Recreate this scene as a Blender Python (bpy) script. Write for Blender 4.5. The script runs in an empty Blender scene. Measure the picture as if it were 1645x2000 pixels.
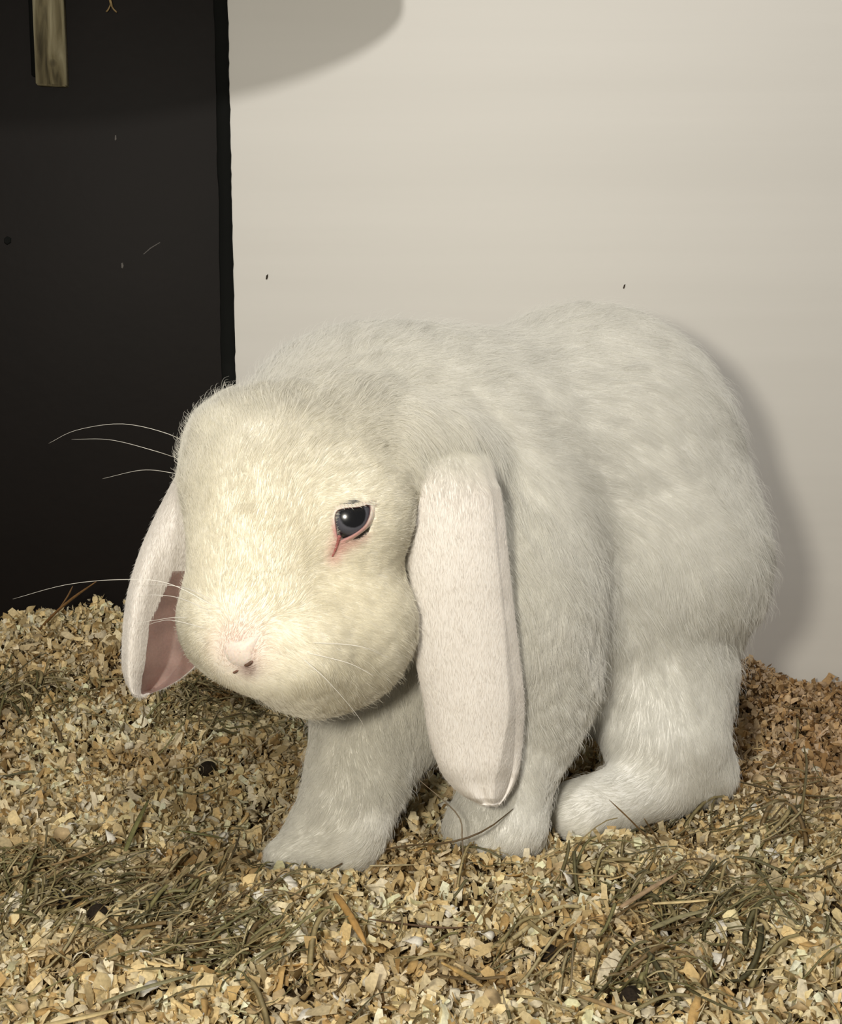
import bpy, bmesh, math, random
import numpy as np
from mathutils import Vector, Matrix
from mathutils.bvhtree import BVHTree

C = bpy.context.scene
COL = C.collection
rng = np.random.default_rng(7)
random.seed(7)

# ------------------------------------------------------------------ camera
F = 2747.0                       # focal length in pixels of the 1645 x 2000 frame
CX, CY = 822.5, 1000.0
PITCH = math.radians(9.2)
CAM = np.array([0.0, 0.0, 0.28])
cam = bpy.data.objects.new('camera', bpy.data.cameras.new('camera'))
COL.objects.link(cam)
cam.location = CAM
cam.rotation_euler = (math.pi / 2 - PITCH, 0, 0)
cam.data.sensor_fit = 'VERTICAL'
cam.data.angle_y = 2 * math.atan(1000.0 / F)
cam.data.clip_start = 0.01
C.camera = cam

# ------------------------------------------------------------------ world, lamps, exposure
C.view_settings.view_transform = 'Standard'
C.view_settings.look = 'None'
C.view_settings.gamma = 1.0
C.view_settings.use_curve_mapping = False
C.view_settings.exposure = 0.12
w = bpy.data.worlds.new('room_dusk'); C.world = w; w.use_nodes = True
bg = w.node_tree.nodes['Background']
bg.inputs[0].default_value = (1.0, 0.96, 0.90, 1); bg.inputs[1].default_value = 0.18

def area(name, loc, target, size, power, color, shape='DISK', size_y=None):
    l = bpy.data.lights.new(name, 'AREA'); l.shape = shape; l.size = size
    if size_y: l.size_y = size_y
    l.energy = power; l.color = color
    o = bpy.data.objects.new(name, l); COL.objects.link(o); o.location = loc
    o.rotation_euler = (Vector(target) - Vector(loc)).to_track_quat('-Z', 'Y').to_euler()
    return o
KEY = (-0.12, -0.05, 0.335)
area('key_lamp', KEY, (-0.02, 0.70, 0.18), 0.075, 3.2, (1.0, 0.935, 0.80))
area('ceiling_lamp', (0.05, 0.02, 1.15), (0.0, 0.75, 0.1), 0.06, 6.5, (1.0, 0.96, 0.90))

# ------------------------------------------------------------------ helpers
FWD = np.array([0, math.cos(PITCH), -math.sin(PITCH)])
RGT = np.array([1.0, 0, 0])
UPV = np.array([0, math.sin(PITCH), math.cos(PITCH)])

def ray(px, py):
    return FWD + RGT * ((px - CX) / F) + UPV * ((CY - py) / F)
def at(px, py, Y):
    """world point that the photograph shows at (px, py), at distance Y from the lens plane"""
    d = ray(px, py)
    return CAM + d * (Y / d[1])
def mpp(Y):                     # metres per photograph pixel at distance Y
    return Y / F

def tag(o, label=None, cat=None, group=None, kind=None):
    if label: o['label'] = label
    if cat: o['category'] = cat
    if group: o['group'] = group
    if kind: o['kind'] = kind
    return o
def empty(name, loc):
    o = bpy.data.objects.new(name, None); COL.objects.link(o); o.location = loc
    o.empty_display_size = 0.02
    return o
def link(name, me, mat=None, parent=None, smooth=True):
    o = bpy.data.objects.new(name, me); COL.objects.link(o)
    if mat is not None: me.materials.append(mat)
    if smooth: me.shade_smooth()
    if parent is not None:
        o.parent = parent
        o.matrix_parent_inverse = Matrix.Translation(-Vector(world_loc(parent)))
    return o
def world_loc(o):
    v = Vector(o.location)
    p = o.parent
    if p is not None:
        v = v + o.matrix_parent_inverse.translation + Vector(world_loc(p))
    return v
def npmesh(name, V, Fq, col=None, n=4):
    """mesh from numpy vertices and faces of n corners each"""
    me = bpy.data.meshes.new(name)
    V = np.asarray(V, np.float32); Fq = np.asarray(Fq, np.int32).reshape(-1, n)
    me.vertices.add(len(V)); me.vertices.foreach_set('co', V.ravel())
    me.loops.add(Fq.size); me.loops.foreach_set('vertex_index', Fq.ravel())
    me.polygons.add(len(Fq))
    me.polygons.foreach_set('loop_start', np.arange(0, Fq.size, n, dtype=np.int32))
    me.update(calc_edges=True); me.validate()
    if col is not None:
        a = me.attributes.new('tint', 'FLOAT_COLOR', 'POINT')
        c4 = np.ones((len(V), 4), np.float32); c4[:, :3] = col
        a.data.foreach_set('color', c4.ravel())
    return me

class NT:
    def __init__(s, name):
        s.m = bpy.data.materials.new(name); s.m.use_nodes = True
        s.t = s.m.node_tree; s.b = s.t.nodes['Principled BSDF']
    def n(s, typ, **kw):
        nd = s.t.nodes.new(typ)
        for k, v in kw.items():
            if hasattr(nd, k) and k not in nd.inputs: setattr(nd, k, v)
            else: nd.inputs[k].default_value = v
        return nd
    def l(s, a, b): s.t.links.new(a, b)
    def ramp(s, fac, stops):
        r = s.n('ShaderNodeValToRGB')
        e = r.color_ramp.elements
        while len(e) < len(stops): e.new(0.5)
        for i, (p, c) in enumerate(stops):
            e[i].position = p; e[i].color = (*c, 1)
        s.l(fac, r.inputs[0]); return r.outputs[0]
    def set(s, **kw):
        for k, v in kw.items(): s.b.inputs[k.replace('_', ' ')].default_value = v
        return s

def smoothnoise(P, scale, seed, octs=6):
    """cheap smooth noise from sums of sines, about -1..1"""
    r = np.random.default_rng(seed)
    out = np.zeros(len(P))
    for i in range(octs):
        k = r.normal(size=3); k *= (2 * math.pi / scale) * r.uniform(.6, 1.7) / np.linalg.norm(k)
        out += np.sin(P @ k + r.uniform(0, 6.28))
    return out / math.sqrt(octs)

# ------------------------------------------------------------------ materials
def mat_wall():
    s = NT('white_panel'); tc = s.n('ShaderNodeTexCoord')
    mp = s.n('ShaderNodeMapping'); mp.inputs['Scale'].default_value = (1.2, 1, 30)
    s.l(tc.outputs['Object'], mp.inputs[0])
    nz = s.n('ShaderNodeTexNoise', Scale=1.6, Detail=5.0); s.l(mp.outputs[0], nz.inputs['Vector'])
    c = s.ramp(nz.outputs[0], [(0.3, (0.71, 0.69, 0.645)), (0.7, (0.74, 0.72, 0.675))])
    s.l(c, s.b.inputs['Base Color']); s.set(Roughness=0.55)
    n2 = s.n('ShaderNodeTexNoise', Scale=60.0, Detail=4.0); s.l(tc.outputs['Object'], n2.inputs['Vector'])
    bp = s.n('ShaderNodeBump', Strength=0.03, Distance=0.002); s.l(n2.outputs[0], bp.inputs['Height'])
    s.l(bp.outputs[0], s.b.inputs['Normal'])
    return s.m
def mat_dark(name, base, rough, spec):
    s = NT(name); tc = s.n('ShaderNodeTexCoord')
    nz = s.n('ShaderNodeTexNoise', Scale=9.0, Detail=6.0, Roughness=0.6); s.l(tc.outputs['Object'], nz.inputs['Vector'])
    b = np.array(base)
    c = s.ramp(nz.outputs[0], [(0.35, tuple(b * .8)), (0.62, tuple(b)), (0.9, tuple(b * 2.0))])
    s.l(c, s.b.inputs['Base Color']); s.set(Roughness=rough, Specular_IOR_Level=spec)
    n2 = s.n('ShaderNodeTexNoise', Scale=120.0, Detail=3.0); s.l(tc.outputs['Object'], n2.inputs['Vector'])
    bp = s.n('ShaderNodeBump', Strength=0.06, Distance=0.002); s.l(n2.outputs[0], bp.inputs['Height'])
    s.l(bp.outputs[0], s.b.inputs['Normal'])
    return s.m
def mat_oldwood():
    s = NT('weathered_wood'); tc = s.n('ShaderNodeTexCoord')
    mp = s.n('ShaderNodeMapping'); mp.inputs['Scale'].default_value = (160, 160, 22)
    s.l(tc.outputs['Object'], mp.inputs[0])
    nz = s.n('ShaderNodeTexNoise', Scale=1.0, Detail=6.0, Distortion=0.6); s.l(mp.outputs[0], nz.inputs['Vector'])
    c = s.ramp(nz.outputs[0], [(0.32, (0.05, 0.04, 0.02)), (0.48, (0.22, 0.185, 0.10)), (0.68, (0.42, 0.375, 0.24))])
    # the knot near the lower end
    vm = s.n('ShaderNodeVectorMath', operation='DISTANCE'); s.l(tc.outputs['Object'], vm.inputs[0])
    vm.inputs[1].default_value = (0.002, -0.004, 0.0135)
    ds = s.n('ShaderNodeMath', operation='MULTIPLY'); s.l(vm.outputs['Value'], ds.inputs[0]); ds.inputs[1].default_value = 150.0
    kn = s.ramp(ds.outputs[0], [(0.60, (0.25, 0.25, 0.25)), (0.78, (0.75, .75, .75)), (0.88, (0.3, .3, .3)), (1.0, (1, 1, 1))])
    mx = s.n('ShaderNodeMix', data_type='RGBA', blend_type='MULTIPLY'); mx.inputs[0].default_value = 0.85
    s.l(c, mx.inputs[6]); s.l(kn, mx.inputs[7])
    s.l(mx.outputs[2], s.b.inputs['Base Color']); s.set(Roughness=0.75)
    bp = s.n('ShaderNodeBump', Strength=0.4, Distance=0.001); s.l(nz.outputs[0], bp.inputs['Height'])
    s.l(bp.outputs[0], s.b.inputs['Normal'])
    return s.m
def mat_tint(name, rough=0.7, spec=0.3, noise=0.25, scale=500., trans=0.0, sss=0.0):
    """takes its colour from the 'tint' attribute of the piece and grains it"""
    s = NT(name); a = s.n('ShaderNodeAttribute', attribute_name='tint')
    tc = s.n('ShaderNodeTexCoord')
    nz = s.n('ShaderNodeTexNoise', Scale=scale, Detail=3.0); s.l(tc.outputs['Object'], nz.inputs['Vector'])
    g = s.ramp(nz.outputs[0], [(0.3, (1 - noise,) * 3), (0.7, (1, 1, 1))])
    mx = s.n('ShaderNodeMix', data_type='RGBA', blend_type='MULTIPLY'); mx.inputs[0].default_value = 1.0
    s.l(a.outputs['Color'], mx.inputs[6]); s.l(g, mx.inputs[7])
    s.l(mx.outputs[2], s.b.inputs['Base Color']); s.set(Roughness=rough, Specular_IOR_Level=spec)
    if sss:
        s.set(Subsurface_Weight=sss, Subsurface_Scale=0.004)
    if trans:
        tr = s.n('ShaderNodeBsdfTranslucent'); s.l(mx.outputs[2], tr.inputs[0])
        ms = s.n('ShaderNodeMixShader'); ms.inputs[0].default_value = trans
        s.l(s.b.outputs[0], ms.inputs[1]); s.l(tr.outputs[0], ms.inputs[2])
        s.l(ms.outputs[0], s.t.nodes['Material Output'].inputs[0])
    return s.m
def mat_plain(name, base, rough=0.6, spec=0.4, scale=300., var=0.3):
    s = NT(name); tc = s.n('ShaderNodeTexCoord')
    nz = s.n('ShaderNodeTexNoise', Scale=scale, Detail=4.0); s.l(tc.outputs['Object'], nz.inputs['Vector'])
    b = np.array(base)
    c = s.ramp(nz.outputs[0], [(0.3, tuple(b * (1 - var))), (0.7, tuple(np.minimum(b * (1 + var * .4), 1)))])
    s.l(c, s.b.inputs['Base Color']); s.set(Roughness=rough, Specular_IOR_Level=spec)
    return s.m
def mat_fur():
    s = NT('white_fur'); a = s.n('ShaderNodeAttribute', attribute_name='tint')
    s.l(a.outputs['Color'], s.b.inputs['Base Color']); s.set(Roughness=0.55, Specular_IOR_Level=0.25)
    tr = s.n('ShaderNodeBsdfTranslucent'); s.l(a.outputs['Color'], tr.inputs[0])
    ms = s.n('ShaderNodeMixShader'); ms.inputs[0].default_value = 0.35
    s.l(s.b.outputs[0], ms.inputs[1]); s.l(tr.outputs[0], ms.inputs[2])
    s.l(ms.outputs[0], s.t.nodes['Material Output'].inputs[0])
    return s.m
def mat_eye():
    s = NT('dark_blue_eye'); tc = s.n('ShaderNodeTexCoord')
    # pupil and iris by the angle from the eyeball's own axis (object z)
    nm = s.n('ShaderNodeVectorMath', operation='NORMALIZE'); s.l(tc.outputs['Object'], nm.inputs[0])
    sp = s.n('ShaderNodeSeparateXYZ'); s.l(nm.outputs[0], sp.inputs[0])
    nz = s.n('ShaderNodeTexNoise', Scale=900.0, Detail=3.0); s.l(tc.outputs['Object'], nz.inputs['Vector'])
    ad = s.n('ShaderNodeMath', operation='MULTIPLY_ADD'); s.l(nz.outputs[0], ad.inputs[0]); ad.inputs[1].default_value = 0.02
    s.l(sp.outputs['Z'], ad.inputs[2])
    c = s.ramp(ad.outputs[0], [(0.74, (0.012, 0.012, 0.014)), (0.80, (0.055, 0.055, 0.066)), (0.90, (0.085, 0.085, 0.10)), (0.925, (0.003, 0.003, 0.004))])
    s.l(c, s.b.inputs['Base Color']); s.set(Roughness=0.2, Coat_Weight=0.6, Coat_Roughness=0.06)
    return s.m

M_wall = mat_wall()
M_dark = mat_dark('dark_panel', (0.0066, 0.0046, 0.0039), 0.55, 0.16)
M_edge = mat_dark('dark_board_edge', (0.0075, 0.0080, 0.0072), 0.8, 0.08)
M_wood = mat_oldwood()
M_shav = mat_tint('wood_shaving', 0.72, 0.25, 0.28, 700., trans=0.15)
M_hay = mat_tint('hay', 0.55, 0.35, 0.4, 350.)
M_base = mat_plain('gap_shade_floor', (0.075, 0.05, 0.025), 0.95, 0.1, 500., 0.6)  # floor coloured very dark to stand in for shade between shavings
M_skin = mat_tint('rabbit_skin', 0.8, 0.15, 0.04, 400.)
M_lid = mat_tint('eyelid_skin', 0.45, 0.4, 0.15, 900., sss=0.3)
M_fur = mat_fur()
M_eye = mat_eye()
M_whisk = mat_plain('whisker', (0.85, 0.82, 0.75), 0.4, 0.5, 100., .1)
M_pellet = mat_plain('dropping', (0.022, 0.015, 0.009), 0.85, 0.2, 900., .5)
M_fleck = mat_plain('fleck_and_hole', (0.05, 0.04, 0.03), 0.8, 0.2, 900., .3)
M_pale = mat_plain('pale_fleck', (0.13, 0.12, 0.11), 0.8, 0.2, 900., .3)

# ------------------------------------------------------------------ structure
WY = 0.95                        # distance of the back wall
EDGE = at(452, 400, WY)[0]       # where the dark board meets the white panel
CASTER = (-0.150, 0.846, 0.517, 0.146, 0.053)      # centre, half length, half depth of the added shadow shelf above the frame
def box(name, x0, x1, y0, y1, z0, z1, mat, parent=None, bevel=0.0, seg=2):
    bm = bmesh.new()
    bmesh.ops.create_cube(bm, size=1)
    for v in bm.verts:
        v.co = Vector(((x0, x1)[v.co.x > 0], (y0, y1)[v.co.y > 0], (z0, z1)[v.co.z > 0]))
    if bevel:
        bmesh.ops.bevel(bm, geom=bm.edges[:], offset=bevel, segments=seg, affect='EDGES', profile=0.6)
    me = bpy.data.meshes.new(name); bm.to_mesh(me); bm.free()
    return link(name, me, mat, parent, smooth=bool(bevel))
tag(box('wall_back', EDGE, 0.75, WY, WY + 0.02, -0.06, 0.85, M_wall, bevel=0.0008), kind='structure',
    label='pale off-white panel wall behind the rabbit')
wl = box('wall_left', -0.85, EDGE - 0.004, WY + 0.002, WY + 0.02, -0.06, 0.85, M_dark, bevel=0.0008)
tag(wl, kind='structure', label='near-black board wall on the left behind the bedding')
# ragged dark edging between the board and the white panel
zz = np.linspace(-0.06, 0.85, 220)
jag = np.cumsum(rng.normal(0, 0.00022, 220)); jag -= np.linspace(jag[0], jag[-1], 220)
jg2 = rng.normal(0, 0.00025, 220)
V = []; Q = []
for i, z in enumerate(zz):
    xl = EDGE - 0.0083 + jag[i] * .8; xr = EDGE + 0.0006 + jg2[i]
    for (x, y) in ((xl, WY + 0.010), (xl, WY + 0.0005), (xl + 0.0008, WY - 0.0004), (xr - 0.0006, WY - 0.0006), (xr, WY + 0.0004), (xr, WY + 0.010)):
        V.append((x, y, z))
for i in range(219):
    for k in range(6):
        a = i * 6 + k; b = i * 6 + (k + 1) % 6
        Q.append((a, b, b + 6, a + 6))
tag(link('trim_1', npmesh('trim', V, Q), M_edge, smooth=False), kind='structure',
    label='ragged dark edging strip between black board and pale wall')

# added round-ended shadow shelf above the frame; its shade falls on both walls
bm = bmesh.new()
n = 64; prof = []
for k in range(n):
    a = 2 * math.pi * k / n
    u_, v_ = CASTER[3] * math.cos(a), CASTER[4] * math.sin(a)
    prof.append((CASTER[0] + u_ * .985 - v_ * .17, CASTER[1] + u_ * .17 + v_ * .985))
lo_ = [bm.verts.new((x, y, CASTER[2])) for x, y in prof]; up_ = [bm.verts.new((x, y, CASTER[2] + .012)) for x, y in prof]
bm.faces.new(lo_[::-1]); bm.faces.new(up_)
for k in range(n): bm.faces.new((lo_[k], lo_[(k + 1) % n], up_[(k + 1) % n], up_[k]))
bmesh.ops.bevel(bm, geom=[e for e in bm.edges if len(e.link_faces) == 2 and e.calc_face_angle() > .9], offset=.002, segments=2, affect='EDGES')
me = bpy.data.meshes.new('caster'); bm.to_mesh(me); bm.free()
caster = empty('shadow_caster', (CASTER[0], WY, CASTER[2])); tag(caster, 'added unseen oval wooden shadow shelf on brackets high on the black board', 'caster')  # unseen, added and shaped for the rounded shadow it casts
link('board', me, M_wood, caster)
for dx in (-.10, -.03):
    box('bracket', CASTER[0] + dx - .008, CASTER[0] + dx + .008, CASTER[1], WY + .003, CASTER[2] + .012, CASTER[2] + .026, M_wood, caster, bevel=.001)

# ------------------------------------------------------------------ ground shape
def ground(X, Y):
    X = np.asarray(X, float); Y = np.asarray(Y, float)
    z = 0.0055 * (np.sin(X * 31 + 1.0) * np.cos(Y * 27 + .4) + .6 * np.sin(X * 63 + Y * 41) + .4 * np.sin(X * 110 - Y * 95 + 2))
    z = z + 0.060 * np.exp(-((X + 0.235) / 0.085) ** 2 - ((Y - 0.97) / 0.12) ** 2)      # heap against the dark board
    z = z + 0.020 * np.exp(-((X + 0.40) / 0.12) ** 2 - ((Y - 0.95) / 0.15) ** 2)
    z = z + 0.010 * np.exp(-((X - 0.20) / 0.09) ** 2 - ((Y - 0.93) / 0.06) ** 2)       # low heap behind the hindquarters
    z = z - 0.010 * np.exp(-((X + 0.075) / 0.05) ** 2 - ((Y - 0.74) / 0.07) ** 2)      # hollow under the head
    z = z + 0.011 * np.exp(-((X - 0.075) / 0.075) ** 2 - ((Y - 0.622) / 0.045) ** 2)     # litter pushed up before the paws
    z = z + 0.005 * np.exp(-((X + 0.045) / 0.05) ** 2 - ((Y - 0.600) / 0.03) ** 2)
    return z - 0.001
def hit(px, py, lift=0.0):
    d = ray(px, py)
    t = 0.3
    for _ in range(400):
        p = CAM + d * t
        if p[2] < ground(p[0], p[1]) + lift: break
        t += 0.0025
    return CAM + d * t

NX, NY = 150, 110
gx = np.linspace(-0.62, 0.62, NX); gy = np.linspace(0.34, WY, NY)
GX, GY = np.meshgrid(gx, gy, indexing='ij')
GZ = ground(GX, GY) - 0.003
V = np.stack([GX, GY, GZ], -1).reshape(-1, 3)
ii, jj = np.meshgrid(np.arange(NX - 1), np.arange(NY - 1), indexing='ij')
a = (ii * NY + jj).ravel(); Q = np.stack([a, a + NY, a + NY + 1, a + 1], -1)
tag(link('floor', npmesh('floor', V, Q), M_base), kind='structure', label='dark brown floor layer with gap shade in its colour under the loose bedding')

# ------------------------------------------------------------------ rabbit shape (signed distance field)
def ell(px, py, Y, ra, rb, rd, rot=0.0, yaw=0.0):
    """ellipsoid: centre, half sizes in photograph pixels across, down and in depth, turned in the picture and about the upright"""
    c = at(px, py, Y); s = mpp(np.dot(c - CAM, FWD))
    r, y = math.radians(rot), math.radians(yaw)
    A = np.stack([RGT, -UPV, FWD])                               # rows: right, down, away
    Rz = np.array([[math.cos(r), math.sin(r), 0], [-math.sin(r), math.cos(r), 0], [0, 0, 1]])
    Ry = np.array([[math.cos(y), 0, math.sin(y)], [0, 1, 0], [-math.sin(y), 0, math.cos(y)]])
    return ('e', c, Ry @ Rz @ A, np.array([ra, rb, rd]) * s)
def cap(p, q, r0, r1):
    a, b = at(*p), at(*q)
    return ('c', a, b, r0 * mpp(p[2]), r1 * mpp(q[2]))
def sdf1(pr, P):
    if pr[0] == 'e':
        q = (P - pr[1]) @ pr[2].T
        k0 = np.sqrt(((q / pr[3]) ** 2).sum(-1)); k1 = np.sqrt(((q / pr[3] ** 2) ** 2).sum(-1))
        return k0 * (k0 - 1) / np.maximum(k1, 1e-6)
    a, b, r0, r1 = pr[1:]
    ab = b - a; h = np.clip(((P - a) @ ab) / ab.dot(ab), 0, 1)
    return np.sqrt(((P - a - h[..., None] * ab) ** 2).sum(-1)) - (r0 + (r1 - r0) * h)
def smin(a, b, k):
    h = np.clip(0.5 + 0.5 * (b - a) / k, 0, 1)
    return b + (a - b) * h - k * h * (1 - h)

BODY = [  # (primitive, blend)
    (ell(1140, 905, .800, 300, 305, 300, 0), 0),
    (ell(1290, 1095, .768, 203, 205, 225, 0), .030),          # haunch
    (ell(900, 965, .735, 250, 300, 280, 0), .040),            # shoulders
    (ell(690, 815, .725, 215, 168, 200, -12), .030),          # neck and scruff
    (ell(1005, 1180, .690, 168, 275, 200, 0), .024),          # near shoulder and upper arm
    (ell(800, 1270, .705, 190, 180, 170, 0), .030),           # chest
    (ell(1120, 1230, .760, 200, 200, 200, 0), .030),          # belly
    (cap((1290, 1230, .760), (1325, 1440, .724), 150, 100), .008),   # thigh and shank
    (cap((1280, 1330, .737), (1270, 1445, .716), 112, 92), .020),
    (cap((1374, 1506, .728), (1130, 1584, .680), 66, 62), .010),      # hind foot
    (cap((1036, 1330, .680), (978, 1590, .656), 122, 84), .014),     # near foreleg
    (ell(966, 1618, .652, 88, 52, 88, 0), .016),
    (cap((735, 1400, .680), (665, 1600, .640), 125, 88), .025),      # far foreleg
    (cap((670, 1622, .640), (548, 1668, .626), 64, 30), .018),
]
HEAD = [
    (ell(600, 945, .640, 218, 172, 190, 0), 0),               # skull
    (ell(470, 870, .640, 92, 95, 100, 0), .018),              # far ear base
    (cap((520, 960, .605), (492, 1190, .582), 158, 124), .022),      # bridge of the nose
    (ell(462, 1262, .568, 74, 66, 70, 20), .014),             # nose end
    (ell(432, 1215, .590, 78, 90, 90, 0), .014),              # far whisker pad
    (ell(560, 1272, .572, 110, 92, 90, 15), .016),            # near whisker pad
    (ell(655, 1215, .610, 155, 165, 150, 0), .022),           # near cheek
    (cap((438, 852, .606), (548, 800, .632), 58, 44), .007),       # fold at the far ear's base
    (ell(600, 1310, .592, 92, 74, 90, 12), .014),             # chin
    (ell(690, 1000, .606, 110, 100, 110, 0), .020),           # brow over the eye
    (ell(862, 895, .657, 88, 82, 75, 0), .034),               # near ear base
]
NECK = (cap((660, 905, .672), (830, 930, .740), 185, 245), .030)

def field(P):
    d = None
    for pr, k in BODY:
        s = sdf1(pr, P); d = s if d is None else smin(d, s, k)
    e = None
    for pr, k in HEAD:
        s = sdf1(pr, P); e = s if e is None else smin(e, s, k)
    n = sdf1(NECK[0], P)
    d = smin(d, n, NECK[1])
    d = smin(d, e, .020)
    return d

def surface_nets(fn, lo, hi, h):
    n = np.ceil((hi - lo) / h).astype(int) + 1
    ax = [lo[i] + h * np.arange(n[i]) for i in range(3)]
    G = np.empty(tuple(n), np.float32)
    YY, ZZ = np.meshgrid(ax[1], ax[2], indexing='ij')
    for i in range(0, n[0], 16):
        xs = ax[0][i:i + 16]
        P = np.empty((len(xs), n[1], n[2], 3))
        P[..., 0] = xs[:, None, None]; P[..., 1] = YY; P[..., 2] = ZZ
        G[i:i + 16] = fn(P)
    S = G < 0
    def c(A, dx, dy, dz): return A[dx:n[0] - 1 + dx, dy:n[1] - 1 + dy, dz:n[2] - 1 + dz]
    cnt = sum(c(S, *d).astype(np.int8) for d in np.ndindex(2, 2, 2))
    act = (cnt > 0) & (cnt < 8)
    idx = np.argwhere(act)
    acc = np.zeros((len(idx), 3)); num = np.zeros(len(idx))
    for axis in range(3):
        o = [k for k in range(3) if k != axis]
        for u in (0, 1):
            for v in (0, 1):
                d0 = np.zeros(3, int); d0[o[0]] = u; d0[o[1]] = v
                d1 = d0.copy(); d1[axis] = 1
                f0 = G[tuple((idx + d0).T)]; f1 = G[tuple((idx + d1).T)]
                m = (f0 < 0) != (f1 < 0)
                t = np.where(m, f0 / np.where(m, f0 - f1, 1), 0)
                pos = np.tile(d0.astype(float), (len(idx), 1)); pos[:, axis] += t
                acc += np.where(m[:, None], pos, 0); num += m
    V = lo + (idx + acc / num[:, None]) * h
    lut = np.full(act.shape, -1, np.int64); lut[tuple(idx.T)] = np.arange(len(idx))
    Q = []
    for axis in range(3):
        o = [(axis + 1) % 3, (axis + 2) % 3]
        sl0 = [slice(None)] * 3; sl1 = [slice(None)] * 3
        sl0[axis] = slice(0, -1); sl1[axis] = slice(1, None)
        A, B = S[tuple(sl0)], S[tuple(sl1)]
        E = np.argwhere(A != B)
        E = E[(E[:, o[0]] > 0) & (E[:, o[1]] > 0)]
        flip = A[tuple(E.T)]
        def g(a, b):
            q = E.copy(); q[:, o[0]] -= a; q[:, o[1]] -= b
            q = np.minimum(q, np.array(act.shape) - 1)
            return lut[tuple(q.T)]
        q = np.stack([g(1, 1), g(0, 1), g(0, 0), g(1, 0)], -1)
        q[~flip] = q[~flip][:, ::-1]
        Q.append(q)
    Q = np.concatenate(Q); Q = Q[(Q >= 0).all(1)]
    return V, Q

lo = np.array([-0.135, 0.50, -0.035]); hi = np.array([0.235, 0.93, 0.31])
BV, BQ = surface_nets(field, lo, hi, 0.0026)
me_tmp = npmesh('tmp', BV, BQ)
BN = np.empty(len(BV) * 3, np.float32); me_tmp.vertices.foreach_get('normal', BN); BN = BN.reshape(-1, 3).astype(float)
bpy.data.meshes.remove(me_tmp)
BT = BVHTree.FromPolygons([tuple(v) for v in BV], [tuple(int(i) for i in q) for q in BQ])
def onbody(px, py):
    """point and normal of the rabbit's surface at a place in the photograph"""
    d = ray(px, py); d = d / np.linalg.norm(d)
    p, n, i, t = BT.ray_cast(Vector(CAM), Vector(d))
    if p is None:
        q = at(px, py, .6); p, n, i, t = BT.find_nearest(Vector(q))
    return np.array(p), np.array(n)

def proj(P):
    r = P - CAM
    zc = r @ FWD
    return np.stack([CX + F * (r @ RGT) / zc, CY - F * (r @ UPV) / zc], -1)

# ------------------------------------------------------------------ rabbit colours and coat, laid out on the body itself
def ctl(rows):
    P = np.array([onbody(r[0], r[1])[0] for r in rows])
    return P, rows
FLOW = [  # photo place on the body, comb direction (right, down, away), length mm, lift, lay
    (470, 1262, .2, -1, .5, 1.6, .35), (505, 1120, .15, -1, .4, 3.0, .3), (430, 1100, -.15, -1, .4, 3.5, .3), (520, 980, .15, -1, .5, 4.5, .3),
    (500, 860, .25, -1, .6, 6.5, .4), (430, 840, -.3, -1, .4, 9, .6), (600, 870, .5, -.9, .6, 6, .35),
    (690, 1180, .9, .35, .2, 5, .35), (620, 1350, .5, .8, .1, 6, .4), (400, 1230, -.6, .3, .5, 3, .3), (560, 1270, .9, .4, .1, 3, .35),
    (740, 1090, 1, .1, .2, 4, .3), (760, 1250, .8, .6, .3, 7, .4), (690, 930, .8, -.7, .5, 5, .3), (600, 1000, .6, -.8, .4, 4, .3),
    (620, 700, .5, -.8, .4, 13, .36), (750, 690, .7, -.6, .4, 13, .32), (520, 720, .1, -1, .3, 13, .4), (700, 790, .7, -.5, .5, 12, .3), (840, 840, .3, 1, -.2, 17, .3), (900, 850, .5, .9, -.1, 18, .3), (690, 972, 1, .15, .1, 4.5, .5), (664, 982, .9, .3, 0, 3.5, .45),
    (900, 740, 1, -.1, .3, 12, .35), (1050, 800, 1, .1, .3, 11, .22), (1050, 640, 1, -.1, .3, 11, .3), (1250, 720, 1, .35, .2, 11, .22),
    (1150, 950, 1, .3, .2, 11, .2), (1400, 880, .6, .9, .2, 12, .3), (1300, 1000, .8, .6, 0, 12, .25), (1400, 1120, .5, .9, .1, 14, .35),
    (1480, 1100, .35, 1, .2, 14, .4), (1280, 1160, .5, .9, 0, 14, .45), (1370, 1240, .5, .9, 0, 15, .5), (1450, 1230, .4, 1, 0, 14, .5), (1080, 1080, .5, .9, 0, 11, .25), (1160, 1200, .3, 1, 0, 13, .35),
    (1050, 1300, .05, 1, 0, 11, .3), (1110, 1400, .35, 1, .1, 12, .6), (1130, 1330, .4, 1, .1, 13, .5), (1000, 1480, 0, 1, 0, 6, .25), (960, 1630, -.2, .6, -.6, 4, .3),
    (760, 1420, .1, 1, 0, 9, .35), (700, 1500, 0, 1, -.1, 6, .3), (790, 1500, .4, 1, .2, 9, .45), (620, 1640, -1, .5, -.3, 5, .25), (670, 1630, -.6, .8, -.3, 5, .25),
    (1270, 1350, -.1, 1, 0, 8, .25), (1400, 1380, .2, 1, .1, 8, .3), (1400, 1490, .4, 1, 0, 6, .35), (1230, 1570, -1, .2, -.3, 4.5, .25), (1120, 1580, -1, .2, -.4, 4.5, .25)]
FP, FR = ctl(FLOW)
FD = np.array([r[2:5] for r in FR], float) @ np.stack([RGT, -UPV, FWD])
FL = np.array([r[5] for r in FR]) * 1e-3
FY = np.array([r[6] for r in FR])
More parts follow.
